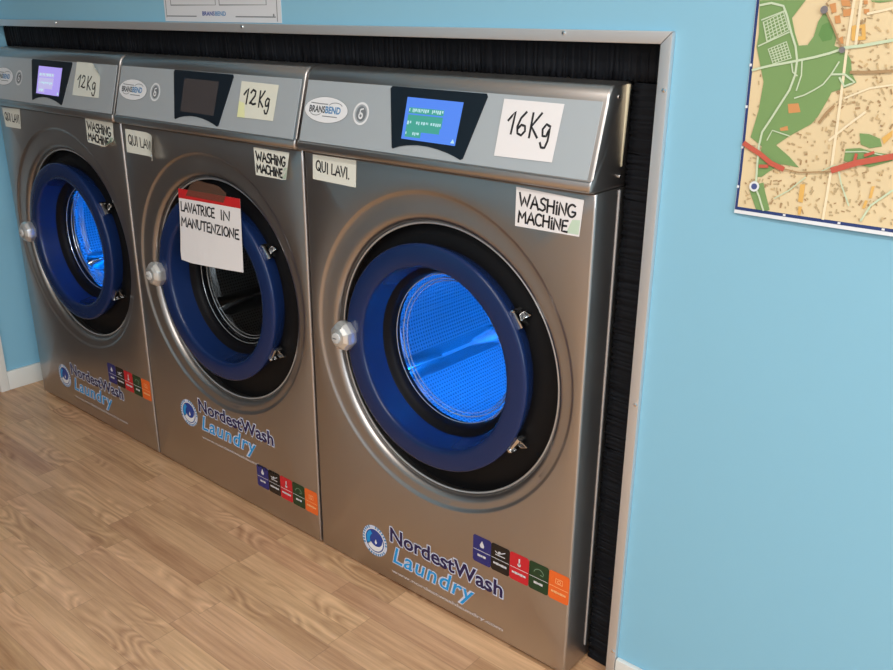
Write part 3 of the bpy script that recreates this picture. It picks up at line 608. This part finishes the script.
# ------------------------------------------------------------------ town map on the right, notice board sheet above the washers
MAP = {
    'green': [[(0.95, 1.3), (1.016, 1.3), (1.0, 1.276), (1.007, 1.256), (1.015, 1.239), (1.027, 1.24), (1.034, 1.252), (1.037, 1.271), (1.042, 1.281), (1.045, 1.285), (1.05, 1.279), (1.059, 1.265), (1.065, 1.25), (1.064, 1.24), (1.079, 1.235), (1.089, 1.222), (1.093, 1.204), (1.101, 1.193), (1.087, 1.185), (1.07, 1.178), (1.066, 1.167), (1.055, 1.141), (1.048, 1.132), (1.02, 1.113), (1.002, 1.098), (1.024, 1.083), (1.04, 1.069), (1.016, 1.071), (0.998, 1.059), (0.987, 1.049), (0.979, 1.048), (0.978, 1.066), (0.981, 1.094), (0.962, 1.106), (0.969, 1.146), (0.971, 1.187), (0.954, 1.236), (0.955, 1.254)], [(0.971, 1.027), (0.981, 1.037), (0.991, 1.041), (0.996, 1.027), (1.007, 1.002), (1.003, 0.995), (0.986, 0.996)], [(1.101, 1.102), (1.12, 1.105), (1.14, 1.101), (1.164, 1.1), (1.165, 1.092), (1.137, 1.08), (1.101, 1.085)], [(1.116, 1.125), (1.129, 1.125), (1.144, 1.12), (1.148, 1.11), (1.133, 1.106), (1.12, 1.11)], [(1.102, 1.299), (1.129, 1.299), (1.13, 1.298), (1.114, 1.296), (1.104, 1.297)]],
    'dgreen': [[(1.043, 1.267), (1.051, 1.271), (1.06, 1.259), (1.059, 1.248), (1.047, 1.245), (1.04, 1.254)]],
    'park': [[(0.96, 1.27), (0.987, 1.284), (0.998, 1.26), (0.969, 1.244)], [(0.972, 1.233), (0.997, 1.244), (1.007, 1.222), (0.982, 1.213)]],
    'white': [([(0.952, 1.293), (0.968, 1.296), (0.986, 1.292), (0.993, 1.279), (1.002, 1.257), (1.011, 1.238), (1.016, 1.219), (1.016, 1.199), (1.011, 1.178), (0.99, 1.136), (0.979, 1.115), (0.977, 1.096), (0.978, 1.066), (0.98, 1.04)], 0.0045), ([(0.981, 1.031), (0.988, 1.02), (0.998, 0.999)], 0.004), ([(0.951, 1.203), (0.977, 1.21), (1.005, 1.216), (1.039, 1.224), (1.059, 1.23), (1.072, 1.235)], 0.005), ([(1.02, 1.167), (1.033, 1.172), (1.046, 1.18), (1.057, 1.188), (1.066, 1.202), (1.074, 1.219)], 0.003), ([(1.072, 1.235), (1.079, 1.238), (1.1, 1.241), (1.138, 1.249)], 0.006), ([(0.957, 1.273), (0.988, 1.285)], 0.003), ([(0.957, 1.237), (0.999, 1.257)], 0.003), ([(0.96, 1.27), (0.969, 1.244)], 0.003), ([(1.009, 1.214), (1.012, 1.203), (1.019, 1.198)], 0.003), ([(1.023, 1.22), (1.025, 1.199), (1.021, 1.178)], 0.003), ([(1.066, 1.202), (1.084, 1.203), (1.099, 1.193), (1.086, 1.187), (1.078, 1.198)], 0.004), ([(0.988, 1.104), (0.994, 1.119), (1.02, 1.113)], 0.0025), ([(1.102, 1.098), (1.127, 1.101), (1.164, 1.097)], 0.0025), ([(1.09, 1.078), (1.071, 1.066), (1.054, 1.064)], 0.002), ([(1.172, 1.052), (1.148, 1.028), (1.139, 1.005)], 0.004), ([(1.094, 1.078), (1.104, 1.051), (1.119, 1.024)], 0.003), ([(1.012, 1.02), (1.031, 1.034), (1.052, 1.056)], 0.0025)],
    'cream': [([(1.081, 1.299), (1.081, 1.242), (1.084, 1.161), (1.086, 1.077), (1.087, 0.996)], 0.006), ([(1.09, 1.299), (1.092, 1.242)], 0.006), ([(1.077, 1.112), (1.099, 1.135), (1.119, 1.154)], 0.005), ([(1.148, 1.192), (1.119, 1.186), (1.089, 1.171)], 0.004), ([(1.131, 1.289), (1.101, 1.282)], 0.005)],
    'red': [([(0.953, 1.096), (0.979, 1.084), (0.999, 1.071), (1.017, 1.065)], 0.0075), ([(1.089, 1.071), (1.118, 1.084), (1.164, 1.098)], 0.0085), ([(0.983, 1.065), (0.994, 1.066)], 0.005), ([(1.116, 1.084), (1.117, 1.096)], 0.004), ([(1.129, 1.096), (1.139, 1.101)], 0.004)],
    'brown': [([(1.045, 1.287), (1.059, 1.265), (1.076, 1.235)], 0.0025), ([(1.092, 1.206), (1.116, 1.207), (1.145, 1.21)], 0.004), ([(1.06, 1.136), (1.069, 1.151), (1.076, 1.159)], 0.004), ([(1.017, 1.065), (1.042, 1.062), (1.09, 1.069)], 0.002)],
    'orange': [[(1.049, 1.294), (1.057, 1.296), (1.06, 1.284), (1.054, 1.283)], [(1.058, 1.279), (1.065, 1.28), (1.068, 1.27), (1.061, 1.269)], [(1.063, 1.3), (1.075, 1.299), (1.078, 1.291), (1.066, 1.292)], [(1.068, 1.287), (1.079, 1.289), (1.082, 1.28), (1.07, 1.278)], [(1.093, 1.299), (1.098, 1.299), (1.099, 1.294), (1.094, 1.294)], [(1.095, 1.288), (1.102, 1.288), (1.103, 1.282), (1.096, 1.282)], [(1.011, 1.158), (1.026, 1.16), (1.031, 1.148), (1.014, 1.145)], [(1.004, 1.123), (1.015, 1.127), (1.017, 1.121), (1.006, 1.119)], [(1.068, 1.25), (1.073, 1.253), (1.076, 1.243), (1.071, 1.243)]],
    'gold': [[(1.083, 1.266), (1.088, 1.268), (1.09, 1.251), (1.085, 1.249)], [(1.083, 1.266), (1.1, 1.269), (1.101, 1.264), (1.083, 1.262)], [(1.096, 1.264), (1.101, 1.264), (1.104, 1.249), (1.099, 1.248)], [(1.085, 1.252), (1.103, 1.254), (1.104, 1.249), (1.086, 1.247)], [(1.046, 1.045), (1.053, 1.046), (1.054, 1.019), (1.047, 1.02)], [(1.049, 1.013), (1.054, 1.013), (1.054, 1.001), (1.05, 1.001)], [(1.144, 1.054), (1.148, 1.055), (1.147, 1.038), (1.143, 1.037)], [(1.146, 1.121), (1.158, 1.133), (1.159, 1.125), (1.15, 1.113)], [(1.139, 1.034), (1.143, 1.034), (1.141, 1.023), (1.137, 1.022)]],
    'border': [(0.945, 1.3), (0.952, 0.995), (1.182, 0.996)],
    'marks': [(0.979, 1.034), (1.044, 1.287), (1.076, 1.235)],
}
def map_poster():
    c = (1.25, YB, .99); mb = MB(c)
    zb, zt, x0, x1 = .9935, 1.46, .949, 1.43
    lift = lambda x, z: .0016+.006*max(0, 1-(z-zb)/.06)*(.55+.45*math.sin((x-.95)*9))*(1 if z < zb+.06 else 0)
    pl = lambda x, z, off: (x, YB-lift(x, z)-off, z)
    def sheet(xa, za, xb, zb_, off, mi, n=30, m=14):
        sk = lambda z: .003-(z-.995)*.023
        g = [[mb.V(pl(xa+(xb-xa)*i/n+sk(za+(zb_-za)*j/m), za+(zb_-za)*j/m, off)) for j in range(m+1)] for i in range(n+1)]
        for i in range(n):
            for j in range(m): mb.F((g[i][j], g[i+1][j], g[i+1][j+1], g[i][j+1]), mi, True)
    # layers: white paper, printed ground
    g = []
    sheet(x0-.0005, zb-.0045, x1, zt, 0, 0, 40, 60); sheet(x0, zb+.001, x1, zt, .0003, 1, 40, 60); sheet(x0+.0042, zb+.0058, x1, zt, .0006, 2, 40, 60)
    def area(pts, mi, off):
        pts = [(max(x, x0+.0078-(z-.995)*.023), max(z, zb+.006)) for x, z in pts]
        mb.poly([pl(x, z, off+.0015) for x, z in pts], mi)
    for a in MAP['green']: area(a, 3, .0002)
    for a in MAP['dgreen']: area(a, 4, .0003)
    lift_n = [0]
    def line(pts, w, mi, off):
        lift_n[0] += 1; off += lift_n[0]*.00002
        q = []
        for a, b in zip(pts, pts[1:]):
            for t in (0, .5): q.append((a[0]+(b[0]-a[0])*t, a[1]+(b[1]-a[1])*t))
        q.append(pts[-1]); ribbon(mb, [(max(x, x0+.0085-(z-.995)*.023), max(z, zb+.0065)) for x, z in q], w, lambda x, z, o: pl(x, z, o+.0015), off, mi)
    rr = random.Random(5)
    def inside(p, poly):
        r = False; n = len(poly)
        for i in range(n):
            (xa, za), (xb, zb2) = poly[i], poly[i-1]
            if (za > p[1]) != (zb2 > p[1]) and p[0] < (xb-xa)*(p[1]-za)/(zb2-za)+xa: r = not r
        return r
    def rect(cx, cz, w, h, a, mi, off):
        c_, s_ = math.cos(a), math.sin(a)
        mb.poly([pl(cx+u*c_-v*s_, cz+u*s_+v*c_, off+.0015) for u, v in ((-w/2, -h/2), (w/2, -h/2), (w/2, h/2), (-w/2, h/2))], mi)
    cnt = 0
    while cnt < 1900:
        x, z = rr.uniform(.962, 1.415), rr.uniform(zb+.012, 1.445)
        if any(inside((x, z), a) for a in MAP['green']): continue
        if 1.0 < x < 1.045 and z > 1.225: continue
        d = math.sin(x*31)*.9+math.cos(z*23)*.9
        rect(x, z, rr.uniform(.0025, .008), rr.uniform(.0014, .0028), d+rr.choice((0, PI/2)), rr.choice((5, 5, 5, 6, 7)), cnt*8e-8+.0001); cnt += 1
    for k, a in enumerate(MAP['orange']): area(a, 8, .00035+k*.00001)
    for k, a in enumerate(MAP['gold']): area(a, 9, .0004+k*.00003)
    for a, w in MAP['cream']: line(a, w*.62, 10, .0006)
    for pk in MAP['park']:
        P = [Vector(p) for p in pk]
        for t in (0, .17, .33, .5, .67, .83, 1): line([tuple(P[0].lerp(P[1], t)), tuple(P[3].lerp(P[2], t))], .0013, 11, .0007); line([tuple(P[0].lerp(P[3], t)), tuple(P[1].lerp(P[2], t))], .0013, 11, .0007)
    for a, w in MAP['white']: line(a, w*.68, 11, .0008)
    for a, w in MAP['brown']: line(a, w, 6, .0012)
    for a, w in MAP['red']: line(a, w, 12, .0016)
    m0, m1, m2 = MAP['marks']
    for (mx, mz), r, mi in ((m0, .0078, 13), (m0, .0046, 14), (m1, .0052, 15), (m2, .0042, 15)): disc(mb, ell(mx, mz, r, r, 20), lambda x, z, o: pl(x, z, o+.0015), .0036+(.0002 if mi == 14 else 0), mi)
    for z in (1.03, 1.09, 1.15, 1.21): rect(x0+.004-(z-.995)*.023, z, .0035, .004, 0, 0, -.0006)
    for x in (1.03, 1.11, 1.17): rect(x, zb+.0035, .004, .003, 0, 0, -.0004)
    M = [mat('map_paper', srgb(226, 230, 236), .6), mat('map_navy', srgb(36, 58, 116), .5), mat('map_ground', srgb(224, 204, 164), .6, var=.08), mat('map_green', srgb(120, 154, 96), .6, var=.06), mat('map_dark_green', srgb(98, 142, 80), .6),
         mat('map_grey_house', srgb(186, 164, 126), .6), mat('map_brown_house', srgb(168, 138, 100), .6), mat('map_tan_house', srgb(204, 178, 134), .6), mat('map_orange', srgb(206, 146, 92), .6), mat('map_gold', srgb(222, 176, 96), .6),
         mat('map_cream_road', srgb(236, 222, 190), .6), mat('map_pale_road', srgb(198, 214, 184), .6), mat('map_red_road', srgb(194, 92, 74), .6), mat('map_white', srgb(226, 230, 232), .6), mat('map_blue_dot', srgb(70, 84, 140), .6), mat('map_grey_dot', srgb(122, 118, 122), .6)]
    mb.flat = True; o = mb.build('town_map', M, angle=180); o.location = c
    tag(o, 'large folded town map with green parks and navy border on the blue wall', 'map')
map_poster()

def wall_notice():
    c = (-.349, YB, 1.2585); mb = MB(c)
    x0, x1, z0, z1 = -.574, -.122, 1.2575, 1.78
    pl = lambda x, z, off: (x, YB-.0012-off, z)
    mb.prism([pl(x0, z0, 0), pl(x1, z0, 0), pl(x1, z1, 0), pl(x0, z1, 0)], (0, .001, 0), 0)
    for a in ([(x0+.01, z0+.0125), (-.44, z0+.0125)], [(-.285, z0+.0125), (x1-.02, z0+.0125)], [(x1-.014, z0+.004), (x1-.014, z1-.02)], [(x0+.008, z0+.01), (x0+.008, z1-.02)], [(x0+.03, z0+.038), (-.36, z0+.038), (-.36, z1-.1), (x0+.03, z1-.1), (x0+.03, z0+.038)], [(-.345, z0+.038), (x1-.05, z0+.038), (x1-.05, z1-.1), (-.345, z1-.1), (-.345, z0+.038)]): ribbon(mb, a, .0025, pl, .0002, 1)
    add_text(mb, 'BRANS', -.415, -.366, z0+.014, z0+.024, pl, .0002, 2, bold=.03); add_text(mb, 'BEND', -.364, -.322, z0+.014, z0+.024, pl, .0002, 3, bold=.03)
    disc(mb, ell(x1-.026, z0+.0165, .003, .003, 10), pl, .0002, 1)
    mb.flat = True; o = mb.build('wall_notice', [mat('notice_paper', srgb(214, 218, 224), .5), GREYINK, LBLUE, MIDB]); o.location = c
    tag(o, 'white printed notice standing on the metal frame against the blue wall', 'notice')
wall_notice()

# ------------------------------------------------------------------ light
w = bpy.data.worlds.new('World'); S.world = w; w.use_nodes = True
bg = w.node_tree.nodes['Background']; bg.inputs[0].default_value = (.80, .90, 1.0, 1); bg.inputs[1].default_value = WORLD
def area_light(name, loc, rot, sx, sy, e, col):
    ld = bpy.data.lights.new(name, 'AREA'); ld.shape = 'RECTANGLE'; ld.size = sx; ld.size_y = sy; ld.energy = e; ld.color = col
    o = bpy.data.objects.new(name, ld); COL.objects.link(o); o.location = loc; o.rotation_euler = rot; return o
area_light('window_daylight', ((WX0+WX1)/2, YF-.03, (WZ0+WZ1)/2), (-PI/2, 0, 0), WX1-WX0, WZ1-WZ0, E_WIN, (.88, .95, 1.0))
area_light('window_daylight', (XR-.02, -1.9, 1.45), (0, PI/2, 0), 1.8, 2.4, E_DOOR, (.88, .95, 1.0))
for x, y in LAMPS:
    mb = MB((x, y, ZC)); mb.box((x-.62, y-.10, ZC-.05), (x+.62, y+.10, ZC), 0); hs = mb.build('ceiling_light', mat('lamp_housing', (.8, .8, .8), .4), bevel=.004); hs.location = (x, y, ZC)
    tag(hs, 'long flat white ceiling lamp above the washers', 'lamp', 'ceiling lamps')
    l = area_light('lamp_tube', (0, 0, -.053), (0, 0, 0), 1.2, .16, E_LAMP, (1.0, .95, .88)); l.parent = hs

# ------------------------------------------------------------------ camera
cd = bpy.data.cameras.new('Camera'); cam = bpy.data.objects.new('Camera', cd); COL.objects.link(cam)
cd.sensor_fit = 'HORIZONTAL'; cd.sensor_width = 36; cd.lens = 869.12/893*36; cd.clip_start = .01
yaw, pitch, roll = .6992, -.3507, .0087
fwd = Vector((-math.sin(yaw)*math.cos(pitch), math.cos(yaw)*math.cos(pitch), math.sin(pitch))); rt = Vector((math.cos(yaw), math.sin(yaw), 0)); up = rt.cross(fwd)
r2 = math.cos(roll)*rt+math.sin(roll)*up; u2 = -math.sin(roll)*rt+math.cos(roll)*up
cam.matrix_world = Matrix(((r2.x, u2.x, -fwd.x, 1.4745), (r2.y, u2.y, -fwd.y, -1.2646), (r2.z, u2.z, -fwd.z, 1.2732), (0, 0, 0, 1)))
S.camera = cam
S.view_settings.view_transform = 'Standard'; S.view_settings.look = 'None'; S.view_settings.gamma = 1; S.view_settings.use_curve_mapping = False
S.view_settings.exposure = EXPO
S.cycles.use_denoising = True
S.cycles.max_bounces = 8; S.cycles.transparent_max_bounces = 8
S.cycles.sample_clamp_indirect = 6
